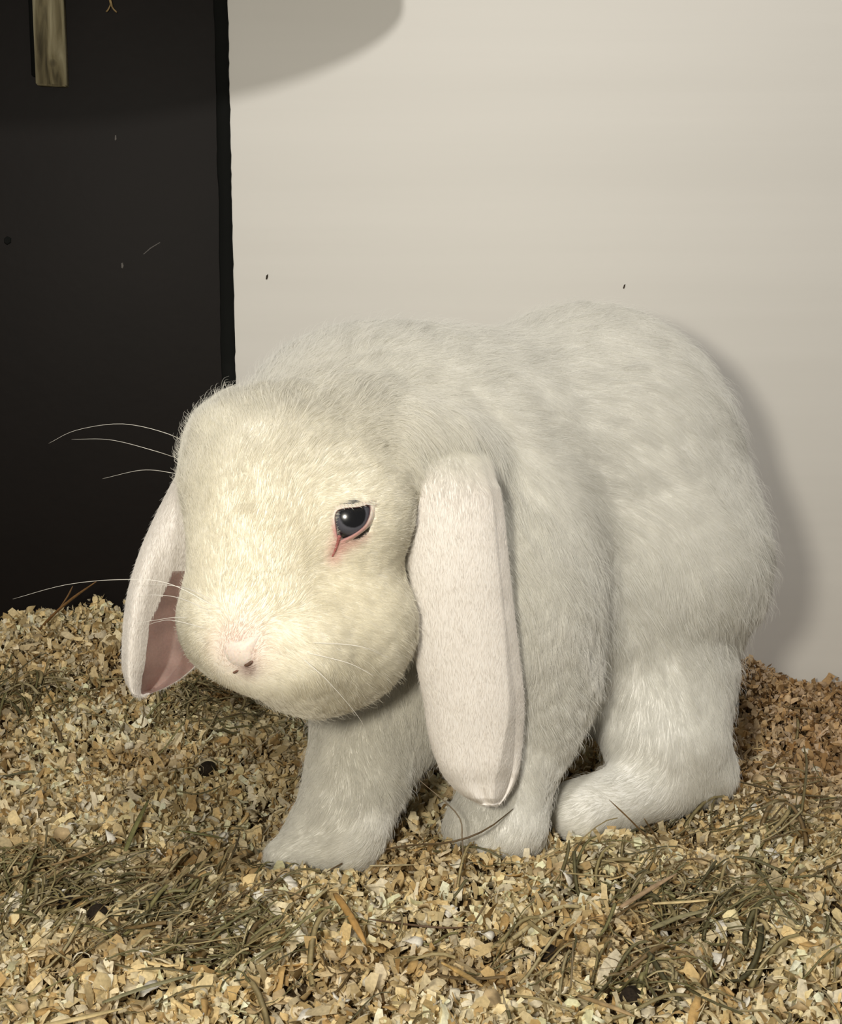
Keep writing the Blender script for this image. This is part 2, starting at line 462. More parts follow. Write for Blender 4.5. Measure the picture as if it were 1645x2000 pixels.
def combed(P):
    out = np.zeros((len(P), 3)); L = np.zeros(len(P)); Y = np.zeros(len(P))
    for i in range(0, len(P), 20000):
        d = ((P[i:i + 20000, None] - FP[None]) ** 2).sum(-1)
        wgt = 1.0 / (d + 6e-5) ** 2; wgt /= wgt.sum(1, keepdims=True)
        out[i:i + 20000] = wgt @ FD; L[i:i + 20000] = wgt @ FL; Y[i:i + 20000] = wgt @ FY
    return out, L, Y

eye_p, eye_n = onbody(689, 1020)
nose_p = onbody(468, 1262)[0]
mouth_p = onbody(484, 1306)[0]
def coat_colour(P, tip=0.0):
    """the coat's own colours: cream face, white body, pink nose and eye rims"""
    n = len(P)
    c = np.tile(np.array([0.885, 0.875, 0.83]), (n, 1))
    face = np.exp(-((P - at(560, 1150, .59)) ** 2).sum(-1) / (2 * .062 ** 2))
    c += (np.array([0.91, 0.87, 0.745]) - c) * np.clip(face * 1.1, 0, 1)[:, None]  # warm light on the face put into the fur as cream
    pk = np.exp(-((P - nose_p) ** 2).sum(-1) / (2 * .0075 ** 2))
    c += (np.array([0.80, 0.60, 0.54]) - c) * (pk * .7)[:, None]
    for px_, py_, rr_, am_ in ((656, 1072, .0024, .8), (664, 1056, .0022, .75), (684, 1058, .0022, .55), (705, 1045, .0020, .45), (648, 1090, .0022, .5)):
        pe = np.exp(-((P - onbody(px_, py_)[0]) ** 2).sum(-1) / (2 * rr_ ** 2))
        c += (np.array([0.80, 0.52, 0.46]) - c) * (pe * am_)[:, None]
    mo = np.exp(-((P - mouth_p) ** 2).sum(-1) / (2 * .0028 ** 2))
    c += (np.array([0.30, 0.19, 0.16]) - c) * (mo * .8)[:, None]
    return c

rabbit = empty('rabbit', (0.03, 0.70, 0.0))
tag(rabbit, 'white lop-eared rabbit sitting on the wood shavings, head lowered to the left', 'rabbit')
# the eye opening: its frame on the head, and a socket pressed into the body
EN = eye_n / np.linalg.norm(eye_n)
EU = np.array(UPV) - UPV.dot(EN) * EN; EU /= np.linalg.norm(EU)
ER = np.cross(EU, EN); ER /= np.linalg.norm(ER)
if ER[0] < 0: ER = -ER
EYEOUT = [(655, 1010), (660, 998), (676, 993), (700, 991), (718, 987), (723, 993), (721, 1008), (714, 1024), (702, 1036), (686, 1046), (672, 1052), (664, 1054), (659, 1044), (656, 1026)]
EC = np.mean(EYEOUT, 0)
EA = np.array([math.atan2(y - EC[1], x - EC[0]) for x, y in EYEOUT]); ERad = np.array([math.hypot(y - EC[1], x - EC[0]) for x, y in EYEOUT])
eo = np.argsort(EA)
def eye_ratio(p):
    dx, dy = p[:, 0] - EC[0], p[:, 1] - EC[1]
    an = np.arctan2(dy, dx)
    return np.hypot(dx, dy) / np.interp(an, EA[eo], ERad[eo], period=2 * math.pi), dy
er0, _ = eye_ratio(proj(BV))
sock = (er0 < 1.08) & (np.linalg.norm(BV - eye_p, axis=1) < .02)
BV = BV - EN * (.010 * np.clip((1.08 - er0) / .14, 0, 1) * sock)[:, None]
body = link('body', npmesh('body', BV, BQ, coat_colour(BV)), M_skin, rabbit)

def hairs(name, R, N, D, L, lay, tint, parent, radius=4.6e-5, npt=5, droop=0.12):
    """hair curves from roots R, normals N, comb directions D, lengths L, lift lay"""
    n = len(R)
    T = D - (D * N).sum(-1, keepdims=True) * N
    T /= np.maximum(np.linalg.norm(T, axis=1, keepdims=True), 1e-6)
    t = np.linspace(0, 1, npt)
    P = np.empty((n, npt, 3), np.float32)
    for k, u in enumerate(t):
        ang_n = lay * (u - 0.55 * u * u) ; ang_t = (1 - lay) * u * (.55 + .45 * u)
        p = R + (N * ang_n[:, None] + T * ang_t[:, None]) * L[:, None] * 1.25
        p[:, 2] -= droop * L * u * u * .5
        P[:, k] = p
    cu = bpy.data.hair_curves.new(name); cu.add_curves([npt] * n)
    cu.attributes['position'].data.foreach_set('vector', P.ravel())
    ra = cu.attributes.get('radius') or cu.attributes.new('radius', 'FLOAT', 'POINT')
    rr = np.tile(radius * np.array([1.0, 1.0, .9, .7, .25])[:npt] if npt == 5 else radius * np.linspace(1, .25, npt), n).astype(np.float32)
    ra.data.foreach_set('value', rr)
    a = cu.attributes.new('tint', 'FLOAT_COLOR', 'CURVE')
    c4 = np.ones((n, 4), np.float32); c4[:, :3] = tint; a.data.foreach_set('color', c4.ravel())
    cu.materials.append(M_fur)
    o = bpy.data.objects.new(name, cu); COL.objects.link(o); o.parent = parent
    o.matrix_parent_inverse = Matrix.Translation(-Vector(world_loc(parent)))
    o['kind'] = 'stuff'
    return o

def scatter_on(V, Q, Nv, n, wfun=None):
    T = np.concatenate([Q[:, [0, 1, 2]], Q[:, [0, 2, 3]]]) if Q.shape[1] == 4 else Q
    a, b, c = V[T[:, 0]], V[T[:, 1]], V[T[:, 2]]
    ar = np.linalg.norm(np.cross(b - a, c - a), axis=1) / 2
    if wfun is not None: ar = ar * wfun((a + b + c) / 3, Nv[T[:, 0]])
    k = rng.choice(len(T), n, p=ar / ar.sum())
    u, v = rng.random(n), rng.random(n); f = u + v > 1; u[f], v[f] = 1 - u[f], 1 - v[f]
    P = a[k] + (b - a)[k] * u[:, None] + (c - a)[k] * v[:, None]
    N = Nv[T[k, 0]] * (1 - u - v)[:, None] + Nv[T[k, 1]] * u[:, None] + Nv[T[k, 2]] * v[:, None]
    return P, N / np.linalg.norm(N, axis=1, keepdims=True)

def wbody(Pc, N):
    vd = CAM - Pc; vd /= np.linalg.norm(vd, axis=1, keepdims=True)
    f = (vd * N).sum(-1)
    wt = np.where(f > -.35, 1.0, .3)
    wt *= np.where(Pc[:, 1] < .66, 1.9, 1.0)
    return wt * np.where(Pc[:, 2] < -.004, 0.0, 1.0)
R, N = scatter_on(BV, BQ, BN, 500000, wbody)
# leave the eye opening bare
er, edy = eye_ratio(proj(R))
keep = ~((er < np.where(edy > -8, 1.12, .99)) & (np.linalg.norm(R - eye_p, axis=1) < .03))
R, N = R[keep], N[keep]
D, L, lay = combed(R)
D = D / np.linalg.norm(D, axis=1, keepdims=True)
for kx, (sc, am) in enumerate(((.045, .24), (.014, .12), (.005, .05))):
    for ax3 in range(3):
        D[:, ax3] += am * smoothnoise(R, sc, 11 + kx * 3 + ax3)
D += rng.normal(0, .055, D.shape)
clump = smoothnoise(R, .007, 41)
lay = np.clip(lay * (1 + .22 * clump) + rng.normal(0, .035, len(R)), .06, .8)
L = L * (1 + .18 * smoothnoise(R, .012, 42)) * rng.uniform(.65, 1.15, len(R))
stray = rng.random(len(R)) < .03
L = np.where(stray, L * 1.5, L); lay = np.where(stray, np.minimum(lay + .25, .8), lay)
tint = coat_colour(R) * rng.uniform(.93, 1.04, (len(R), 1))
hairs('fur', R, N, D, L, lay, np.clip(tint, 0, .95), body)

# ------------------------------------------------------------------ eye
R_EYE = 0.0130
ec = eye_p - EN * (R_EYE * .82)
gz = EN * 1.0 + EU * .30 - ER * .02; gz /= np.linalg.norm(gz)
bm = bmesh.new(); bmesh.ops.create_uvsphere(bm, u_segments=40, v_segments=24, radius=R_EYE)
me = bpy.data.meshes.new('eye'); bm.to_mesh(me); bm.free()
eye = link('eye', me, M_eye); eye.parent = rabbit
eye.matrix_world = Matrix.Translation(ec) @ Vector(gz).to_track_quat('Z', 'Y').to_matrix().to_4x4()
eye.matrix_parent_inverse = Matrix.Identity(4)
mw = Matrix.Translation(Vector(ec) - rabbit.location) @ Vector(gz).to_track_quat('Z', 'Y').to_matrix().to_4x4()
eye.matrix_basis = mw
eye['label'] = 'dark blue-grey eye with black pupil'

def on_eye(px, py, r):
    d = ray(px, py); d = d / np.linalg.norm(d)
    oc = CAM - ec; b = oc @ d; c = oc @ oc - r * r; h = b * b - c
    if h <= 0: return None
    return CAM + d * (-b - math.sqrt(h))
cen = np.mean(EYEOUT, 0)
def dens(poly, n):
    P = np.array(poly, float); m = len(P); out = []
    for i in range(n):
        t = i / n * m; k = int(t); u = t - k
        p0, p1, p2, p3 = P[(k - 1) % m], P[k % m], P[(k + 1) % m], P[(k + 2) % m]
        out.append(.5 * ((2 * p1) + (-p0 + p2) * u + (2 * p0 - 5 * p1 + 4 * p2 - p3) * u * u + (-p0 + 3 * p1 - 3 * p2 + p3) * u ** 3))
    return np.array(out)
EO = dens(EYEOUT, 64)
rings = []; cols = []
PINK = np.array([.66, .37, .34]); DK = np.array([.10, .055, .06]); WHT = np.array([.80, .70, .60])
for k, (s, rise, cc) in enumerate(((.96, .0002, DK), (1.0, .0008, DK * .6 + PINK * .3), (1.08, .0013, PINK), (1.2, .0010, PINK * .8 + WHT * .2), (1.36, .0002, WHT), (1.5, -.0012, WHT))):
    ring = []; cl = []
    for (x, y) in EO:
        X, Y = cen[0] + (x - cen[0]) * s, cen[1] + (y - cen[1]) * s
        low = np.clip((Y - cen[1]) / 25 + .35, 0, 1)
        p = on_eye(X, Y, R_EYE + rise)
        pb, nb = onbody(X, Y); pb = pb + nb * rise
        if p is None: p = pb
        m = np.clip((s - 1.0) / .45, 0, 1)
        dcam = np.linalg.norm(p - CAM); dbody = np.linalg.norm(pb - CAM)
        p = p * (1 - m) + pb * m
        ring.append(p); cl.append(cc * low + (WHT * .97 if k > 1 else DK) * (1 - low))
    rings.append(ring); cols.append(cl)
V = np.array(rings).reshape(-1, 3); Cc = np.array(cols).reshape(-1, 3)
Q = [(a * 64 + i, a * 64 + (i + 1) % 64, (a + 1) * 64 + (i + 1) % 64, (a + 1) * 64 + i) for a in range(5) for i in range(64)]
lid = link('eyelid', npmesh('eyelid', V, Q, Cc), M_lid, rabbit)
lid['label'] = 'pink eyelid rim around the dark eye'

def tube(pts, radii, ns=6, flat=1.0, up=None):
    """closed tube through points; flat < 1 squeezes it to a blade"""
    P = np.array(pts, float); n = len(P)
    T = np.gradient(P, axis=0); T /= np.maximum(np.linalg.norm(T, axis=1, keepdims=True), 1e-9)
    u0 = np.array(up if up is not None else (0, 0, 1.0))
    V = []
    for i in range(n):
        s = np.cross(T[i], u0); ls = np.linalg.norm(s)
        s = s / ls if ls > 1e-4 else np.array([1.0, 0, 0])
        b = np.cross(s, T[i])
        for k in range(ns):
            a = 2 * math.pi * k / ns
            V.append(P[i] + radii[i] * (math.cos(a) * s + math.sin(a) * b * flat))
    Q = [(i * ns + k, i * ns + (k + 1) % ns, (i + 1) * ns + (k + 1) % ns, (i + 1) * ns + k) for i in range(n - 1) for k in range(ns)]
    V = np.array(V); Q = np.array(Q)
    # caps as quads towards a repeated middle vertex
    m0, m1 = len(V), len(V) + 1
    V = np.vstack([V, P[:1], P[-1:]])
    capq = [(m0, (k + 1) % ns, k, k) for k in range(0)]
    tri = [(m0, (k + 1) % ns, k) for k in range(ns)] + [(m1, (n - 1) * ns + k, (n - 1) * ns + (k + 1) % ns) for k in range(ns)]
    return V, Q, tri
def tube_mesh(name, pts, radii, ns=6, flat=1.0, up=None, col=None):
    V, Q, tri = tube(pts, radii, ns, flat, up)
    me = bpy.data.meshes.new(name)
    me.from_pydata([tuple(v) for v in V], [], [tuple(int(i) for i in q) for q in Q] + [tuple(int(i) for i in t) for t in tri])
    if col is not None:
        a = me.attributes.new('tint', 'FLOAT_COLOR', 'POINT')
        c4 = np.ones((len(V), 4), np.float32); c4[:, :3] = col; a.data.foreach_set('color', c4.ravel())
    return me
def spline(P, n):
    P = np.array(P, float)
    if len(P) == 2: return P[0] + (P[1] - P[0]) * np.linspace(0, 1, n)[:, None]
    m = len(P) - 1; out = []
    for t in np.linspace(0, m, n):
        k = min(int(t), m - 1); u = t - k
        p1, p2 = P[k], P[k + 1]
        p0 = P[k - 1] if k > 0 else 2 * p1 - p2
        p3 = P[k + 2] if k + 2 <= m else 2 * p2 - p1
        out.append(.5 * ((2 * p1) + (-p0 + p2) * u + (2 * p0 - 5 * p1 + 4 * p2 - p3) * u * u + (-p0 + 3 * p1 - 3 * p2 + p3) * u ** 3))
    return np.array(out)

# tear duct below the eye
td = [on_eye(664, 1046, R_EYE + .0014)] + [onbody(x, y)[0] + onbody(x, y)[1] * .0012 for x, y in ((658, 1060), (653, 1074), (647, 1086))]
o = link('tear_duct', tube_mesh('tear_duct', spline(td, 12), np.linspace(.0008, .0003, 12), 6, .5, EN, (.36, .13, .12)), M_lid, rabbit)
o['label'] = 'pink tear duct line below the eye'

# ------------------------------------------------------------------ ears
def interp(rows, n):
    A = np.array(rows, float)
    t = np.linspace(0, 1, n); k = np.linspace(0, 1, len(A))
    # smooth interpolation
    return np.stack([spline(np.stack([k, A[:, j]], -1), n)[:, 1] for j in range(A.shape[1])], -1)
def loft_ear(rows, profile, nv=170, nu=84, thick=.0045):
    """rows: photo height, left edge, right edge, distance; profile(u, v) = offset away from the lens in metres"""
    A = interp(rows, nv)
    us = 0.5 - 0.5 * np.cos(np.linspace(0, math.pi, nu))
    Vf = np.empty((nv, nu, 3)); Vb = np.empty((nv, nu, 3))
    for i in range(nv):
        y, xl, xr, Y = A[i]; v = i / (nv - 1)
        for j, u in enumerate(us):
            off = profile(u, v)
            rim = math.sqrt(max(0, 1 - (2 * u - 1) ** 6))
            wd = (xr - xl) * mpp(Y)
            th = min(thick, wd * .4) * rim * .5
            p = at(xl + (xr - xl) * u, y, Y)
            Vf[i, j] = p + FWD * (off - th); Vb[i, j] = p + FWD * (off + th)
    return A, us, Vf, Vb
def ear_parts(Vf, Vb, pick):
    nv, nu = Vf.shape[:2]
    V = np.concatenate([Vf.reshape(-1, 3), Vb.reshape(-1, 3)])
    off = nv * nu
    front, inner, back = [], [], []
    for i in range(nv - 1):
        for j in range(nu - 1):
            a = i * nu + j
            (inner if pick(i / (nv - 1), j / (nu - 1)) else front).append((a, a + nu, a + nu + 1, a + 1))
            back.append((off + a, off + a + 1, off + a + nu + 1, off + a + nu))
    side = []
    for i in range(nv - 1):
        a = i * nu; b = i * nu + nu - 1
        side.append((a, off + a, off + a + nu, a + nu)); side.append((b, b + nu, off + b + nu, off + b))
    for j in range(nu - 1):
        a = j; b = (nv - 1) * nu + j
        side.append((a, a + 1, off + a + 1, off + a)); side.append((b, off + b, off + b + 1, b + 1))
    return V, np.array(front + back + side), np.array(inner).reshape(-1, 4)
def make_ear(rows, profile, pick, label, coatf, flow, Lmm, n, thick=.0045, innercol=None, innerlabel=None):
    A, us, Vf, Vb = loft_ear(rows, profile, thick=thick)
    V, Q, I = ear_parts(Vf, Vb, pick)
    allq = np.concatenate([Q, I]) if len(I) else Q
    ear = link('ear', npmesh('ear', V, Q, coatf(V)), M_skin, rabbit); ear['label'] = label
    if len(I):
        used = np.unique(I); lut = np.zeros(len(V), int); lut[used] = np.arange(len(used))
        ie = link('inner_ear', npmesh('inner_ear', V[used], lut[I], innercol(V[used])), M_lid, ear)
        ie['label'] = innerlabel
    mt = npmesh('tmp', V, allq); Nv = np.empty(len(V) * 3, np.float32); mt.vertices.foreach_get('normal', Nv); Nv = Nv.reshape(-1, 3).astype(float)
    bpy.data.meshes.remove(mt)
    P, N = scatter_on(V, Q, Nv, n)
    D = np.tile(np.array(flow, float) @ np.stack([RGT, -UPV, FWD]), (n, 1))
    for ax3 in range(3): D[:, ax3] += .16 * smoothnoise(P, .016, 60 + ax3)
    D += rng.normal(0, .08, D.shape)
    Lh = Lmm * 1e-3 * rng.uniform(.6, 1.2, n) * (1 + 2.6 * np.exp(-((Vf[0].mean(0)[2] - P[:, 2]) / .022) ** 2))
    hairs('fur', P, N, D, Lh, np.clip(.15 + rng.normal(0, .05, n), .04, .6), np.clip(coatf(P) * rng.uniform(.94, 1.04, (n, 1)), 0, .95), ear, radius=4e-5, npt=5, droop=0)
    return ear, Vf, Vb

NEAR = [(815, 815, 915, .690), (845, 804, 932, .668), (885, 796, 950, .642), (930, 793, 966, .626), (980, 794, 983, .620), (1100, 795, 996, .618), (1200, 802, 1007, .619), (1280, 810, 1017, .620),
        (1370, 827, 1027, .621), (1440, 838, 1025, .622), (1495, 856, 1019, .622), (1525, 874, 1010, .623), (1548, 898, 998, .623), (1563, 924, 984, .623), (1570, 946, 970, .623)]
def prof_near(u, v):
    w = min(1, .45 + v * 3) * min(1, (1 - v) * 6 + .25)
    conv = -.007 * (1 - (2 * min(u / .9, 1) - 1) ** 2) ** .8
    k = np.interp(v, [0, .45, .6, .75, 1], [.90, .88, .82, .68, .62])
    fold = .055 * max(0, u - k) * np.interp(v, [0, .6, .75, .9, 1], [1, 1, .42, .2, 0])
    rim = -.0018 * math.exp(-((u - .97) / .05) ** 2) * min(1, max(0, (v - .6) * 5)) - .0022 * math.exp(-((v - .965) / .02) ** 2)
    dip = .0022 * math.exp(-((u - .45) / .10) ** 2) * min(1, max(0, (v - .6) * 4))
    return (conv + fold + dip) * w + rim
def earcoat(P):
    k = np.clip((P[:, 2] - at(860, 960, .62)[2]) / .018, 0, 1)[:, None]
    return np.array([.86, .825, .78]) * (1 - k) + np.array([.885, .87, .80]) * k
make_ear(NEAR, prof_near, lambda v, u: False, 'near white lop ear hanging over the shoulder', earcoat, (.05, 1, 0), 1.9, 95000)

FAR = [(838, 400, 448, .655), (870, 385, 450, .652), (920, 352, 445, .648), (1000, 308, 436, .644), (1080, 273, 425, .640), (1160, 251, 415, .637), (1230, 243, 405, .635),
       (1290, 241, 388, .634), (1322, 246, 358, .634), (1342, 256, 326, .634), (1353, 268, 300, .634), (1358, 280, 288, .634)]
def prof_far(u, v):
    s = min(1, max(0, (v - .30) / .25)); s = s * s * (3 - 2 * s)
    outer = -.010 * (1 - (2 * u - 1) ** 2) ** .7
    rim = -.009 * math.exp(-((u - .15) / .14) ** 2)
    cup = .013 * min(1, max(0, (u - .26) / .3)) - .010 * max(0, (u - .72) / .28)
    e = min(1, (1 - v) * 9 + .1)
    return (outer * (1 - s) + (rim + cup) * s * e)
def pick_far(v, j):
    u = 0.5 - 0.5 * math.cos(math.pi * j)
    lo_u = .30 + max(0, .52 - v) * 1.6
    return v > .40 and v < .955 and lo_u < u < .985
def pinkcol(P):
    c = np.tile(np.array([.35, .235, .205]), (len(P), 1))
    c *= (1 + .12 * smoothnoise(P, .012, 77))[:, None]
    return c
make_ear(FAR, prof_far, pick_far, 'far white lop ear turned to show its pink inside', earcoat, (-.12, 1, 0), 2.2, 45000, innercol=pinkcol, innerlabel='pink bare inside of the ear')

# ------------------------------------------------------------------ nose and whiskers
V = []; Q = []
nrm = onbody(468, 1262)[1]
npad = [(432, 1262), (448, 1250), (470, 1246), (492, 1240), (512, 1236), (506, 1252), (498, 1270), (494, 1290), (482, 1302), (464, 1304), (446, 1296), (436, 1280)]
ring0 = dens(npad, 36); cn = np.array([470, 1273])
rows_ = [(1.0, -.0004), (.85, .0001), (.6, .0005), (.3, .0008), (.02, .0008)]
pts = []
for s, r in rows_:
    for (x, y) in ring0:
        p, n_ = onbody(cn[0] + (x - cn[0]) * s, cn[1] + (y - cn[1]) * s); pts.append(p + n_ * r)
Q = [(a * 36 + i, (a + 1) * 36 + i, (a + 1) * 36 + (i + 1) % 36, a * 36 + (i + 1) % 36) for a in range(4) for i in range(36)]
ncol = np.tile(np.array([.87, .75, .66]), (len(pts), 1))
o = link('nose', npmesh('nose', pts, Q, ncol), M_lid, rabbit); o['label'] = 'small pale pink nose'
def crease(pts, r, col):
    W3 = [onbody(x, y)[0] + onbody(x, y)[1] * .0007 for x, y in pts]
    link('nostril', tube_mesh('nostril', spline(W3, 10), r * np.array([.4, .8, 1, 1, 1, 1, 1, .9, .7, .4]), 6, .6, nrm, col), M_lid, rabbit)['label'] = 'dark slit under the nose'
crease([(494, 1290), (486, 1296), (478, 1299)], .0007, (.12, .075, .05))
crease([(466, 1307), (460, 1311), (456, 1312)], .0005, (.16, .10, .07))
WH = [  # root in the picture, then points in the air with their distances
    [(400, 895), (375, 875, .632), (330, 848, .62), (240, 828, .63), (150, 840, .64), (95, 866, .645)],
    [(392, 912), (360, 900, .632), (300, 880, .62), (215, 859, .63), (140, 858, .64)],
    [(430, 1190), (330, 1140, .56), (240, 1132, .56), (130, 1142, .57), (25, 1170, .58)],
    [(420, 1175), (360, 1148, .57), (300, 1142, .58), (262, 1146, .585)],
    [(415, 1195), (350, 1168, .57), (300, 1162, .575), (270, 1166, .58)],
    [(415, 1215), (350, 1206, .57), (300, 1212, .575), (262, 1218, .58)],
    [(412, 1230), (340, 1212, .565), (310, 1214, .57), (285, 1222, .575)],
    [(388, 930), (345, 925, .632), (280, 918, .63), (200, 935, .64)],
    [(600, 1275), (680, 1295, .55), (730, 1320, .55)],
    [(590, 1285), (640, 1330, .55), (700, 1400, .56), (720, 1440, .57)],
    [(610, 1255), (700, 1262, .55), (760, 1285, .56)],
]
for wv in WH:
    p0 = onbody(*wv[0])[0]
    pts = [p0] + [at(*q) for q in wv[1:]]
    sp = spline(pts, 26)
    link('whisker', tube_mesh('whisker', sp, np.linspace(.00017, .00005, 26), 5), M_whisk, rabbit)
# lashes over the eye
for k in range(9):
    x = 664 + k * 7
    p = onbody(x, 984 - k * .6)[0] + EN * .001
    e = at(x + 10 + k * 1.5, 998 - k * 1.5 + random.uniform(-4, 4), 1.0); e = CAM + (e - CAM) / np.linalg.norm(e - CAM) * (np.linalg.norm(p - CAM) - .004)
    m = (p + e) / 2 + EN * .0025
    link('eyelash', tube_mesh('eyelash', spline([p, m, e], 8), np.linspace(.00016, .00005, 8), 4), M_whisk, rabbit)

# ------------------------------------------------------------------ wooden batten and marks on the black board
b0 = at(64, -60, WY - .004); b1 = at(128, 167, WY - .004)
xa, xb = at(71, 165, WY - .006)[0], at(129, 165, WY - .006)[0]
bat = empty('wooden_batten', ((xa + xb) / 2, WY + .002, b1[2]))
tag(bat, 'weathered wooden batten with a knot hanging on the black board', 'batten')
bm = bmesh.new(); bmesh.ops.create_cube(bm, size=1)
for v in bm.verts:
    v.co = Vector((v.co.x * (xb - xa), (v.co.y - .5) * .010, (v.co.z + .5) * .16))
    if v.co.z < .01 and v.co.x > 0: v.co.z -= .0008
bmesh.ops.bevel(bm, geom=bm.edges[:], offset=.0008, segments=2, affect='EDGES')
me = bpy.data.meshes.new('slat'); bm.to_mesh(me); bm.free()
sl = link('slat', me, M_wood, smooth=True); sl.parent = bat
bm = bmesh.new(); bmesh.ops.create_cube(bm, size=1)
for v in bm.verts:
    v.co = Vector((xa - (xa + xb) / 2 - .0018 + v.co.x * .0042, (v.co.y - .5) * .005, (v.co.z + .5) * .15 + .006))
bmesh.ops.bevel(bm, geom=bm.edges[:], offset=.0006, segments=2, affect='EDGES')
me = bpy.data.meshes.new('gap_shade_strip'); bm.to_mesh(me); bm.free()
bs = link('gap_shade_strip', me, M_edge); bs.parent = bat; bs['label'] = 'black strip standing in for the shaded gap left of the batten'  # dark strip stands in for the shade of the gap here

def flake(name, pts, Y, th, mat, label, cat, group=None):
    """small flat chip stuck to a wall, outline in photo pixels"""
    P = [at(x, y, Y) for x, y in pts]; n = len(P)
    c = np.mean(P, 0)
    V = [p for p in P] + [c + (p - c) * .75 + np.array([0, -th, 0]) for p in P]
    Fs = [tuple(range(n, 2 * n))] + [(i, (i + 1) % n, n + (i + 1) % n, n + i) for i in range(n)]
    me = bpy.data.meshes.new(name); me.from_pydata([tuple(v) for v in V], [], Fs)
    return tag(link(name, me, mat, smooth=False), label, cat, group)
flake('fleck_and_hole', [(519, 545), (520, 538), (524, 535), (524, 541), (522, 546)], WY, .0008, M_fleck, 'tiny dark fleck stuck to the pale wall beside the black board', 'fleck')
flake('fleck_and_hole', [(1217, 563), (1219, 556), (1222, 555), (1221, 561), (1219, 564)], WY, .0006, M_fleck, 'tiny dark fleck stuck to the pale wall above the rabbit\'s back', 'fleck')
flake('fleck_and_hole', [(8, 466), (14, 461), (22, 465), (22, 474), (14, 479), (8, 474)], WY + .002, .0008, M_edge, 'black chip standing in for a round hole at the far left of the black board', 'fleck')  # black chip in place of the dark hole in the board
flake('pale_fleck', [(237, 524), (237, 514), (240, 513), (242, 519), (240, 525)], WY + .002, .0006, M_pale, 'tiny pale fleck low on the black board under the scratch', 'fleck')
flake('pale_fleck', [(224, 274), (225, 264), (227, 264), (228, 272), (226, 275)], WY + .002, .0005, M_pale, 'tiny pale fleck on the black board below the batten', 'fleck')
flake('pale_fleck', [(280, 496), (290, 487), (293, 484), (312, 473), (313, 474), (294, 486), (281, 497)], WY + .002, .0003, M_pale, 'faint pale scratch mark on the black board', 'scratch')
# scrap of straw hanging from above
sp = spline([at(208, -25, WY - .004), at(214, -4, WY - .003), at(218, 12, WY - .002)], 8)
st = empty('straw_scrap', at(214, 0, WY - .002)); tag(st, 'scrap of forked straw caught on the black board beside the batten', 'straw')
link('stalk', tube_mesh('stalk', sp, [.0011] * 8, 6, .6, None, (.42, .30, .13)), M_hay, st)
link('fork', tube_mesh('fork', spline([at(216, 8, WY - .002), at(222, 18, WY - .002), at(228, 24, WY - .001)], 6), [.0009] * 6, 5, .6, None, (.40, .28, .13)), M_hay, st)
link('fork', tube_mesh('fork', spline([at(216, 8, WY - .002), at(212, 18, WY - .002), at(208, 23, WY - .001)], 6), [.0007] * 6, 5, .6, None, (.40, .28, .13)), M_hay, st)

# ------------------------------------------------------------------ bedding
PALE = np.array([[.84, .71, .45], [.90, .81, .60], [.76, .60, .34], [.66, .48, .25], [.92, .86, .72], [.50, .35, .17], [.74, .60, .36], [.58, .42, .20]])
PW = np.array([.26, .30, .11, .05, .18, .04, .05, .01])
def shaving_verts(n, Lr, Wr, r, seg=4):
    """n curled strips as (n, seg+1, 2, 3), centred on the origin, lying roughly flat"""
    L = np.clip(r.lognormal(math.log(Lr[0]), .42, n), .0025, Lr[1]); Wd = np.clip(L * r.uniform(*Wr, n), .0008, .0052)
    curl = r.normal(0, 1.4, n); tw = r.normal(0, .7, n)
    s = np.linspace(-.5, .5, seg + 1)
    th = curl[:, None] * s[None] * 2
    dx = np.cos(th); dz = np.sin(th)
    x = np.cumsum(dx, 1) / (seg + 1); z = np.cumsum(dz, 1) / (seg + 1)
    x -= x.mean(1, keepdims=True); z -= z.mean(1, keepdims=True)
    wid = Wd[:, None] * np.clip(1 - 1.4 * np.abs(s[None]) ** 2 * r.uniform(0, 1.6, (n, 1)), .15, 1) * r.uniform(.7, 1.25, (n, seg + 1))
    ph = tw[:, None] * s[None]
    V = np.empty((n, seg + 1, 2, 3))
    sk = r.normal(0, .25, (n, 1))
    for k, sg in enumerate((-.5, .5)):
        V[:, :, k, 0] = x * L[:, None] + sk * sg * wid
        V[:, :, k, 1] = sg * wid * np.cos(ph)
        V[:, :, k, 2] = z * L[:, None] + sg * wid * np.sin(ph) + np.abs(sg) * wid * r.normal(0, .25, (n, 1))
    return V
def rand_rot(n, r, tilt):
    """rotation matrices: any heading, tilted by a random amount about a level axis, any roll"""
    yaw = r.uniform(0, 2 * math.pi, n); ti = r.normal(0, tilt, n); ro = r.normal(0, tilt, n)
    cy, sy, ct, st, cr, sr = np.cos(yaw), np.sin(yaw), np.cos(ti), np.sin(ti), np.cos(ro), np.sin(ro)
    Z = np.zeros(n); O = np.ones(n)
    Rz = np.stack([np.stack([cy, -sy, Z], -1), np.stack([sy, cy, Z], -1), np.stack([Z, Z, O], -1)], 1)
    Ry = np.stack([np.stack([ct, Z, st], -1), np.stack([Z, O, Z], -1), np.stack([-st, Z, ct], -1)], 1)
    Rx = np.stack([np.stack([O, Z, Z], -1), np.stack([Z, cr, -sr], -1), np.stack([Z, sr, cr], -1)], 1)
    return Rz @ Ry @ Rx
def in_view(P, m=60):
    q = proj(P)
    return (q[:, 0] > -m) & (q[:, 0] < 1645 + m) & (q[:, 1] < 2000 + m * 2.5)

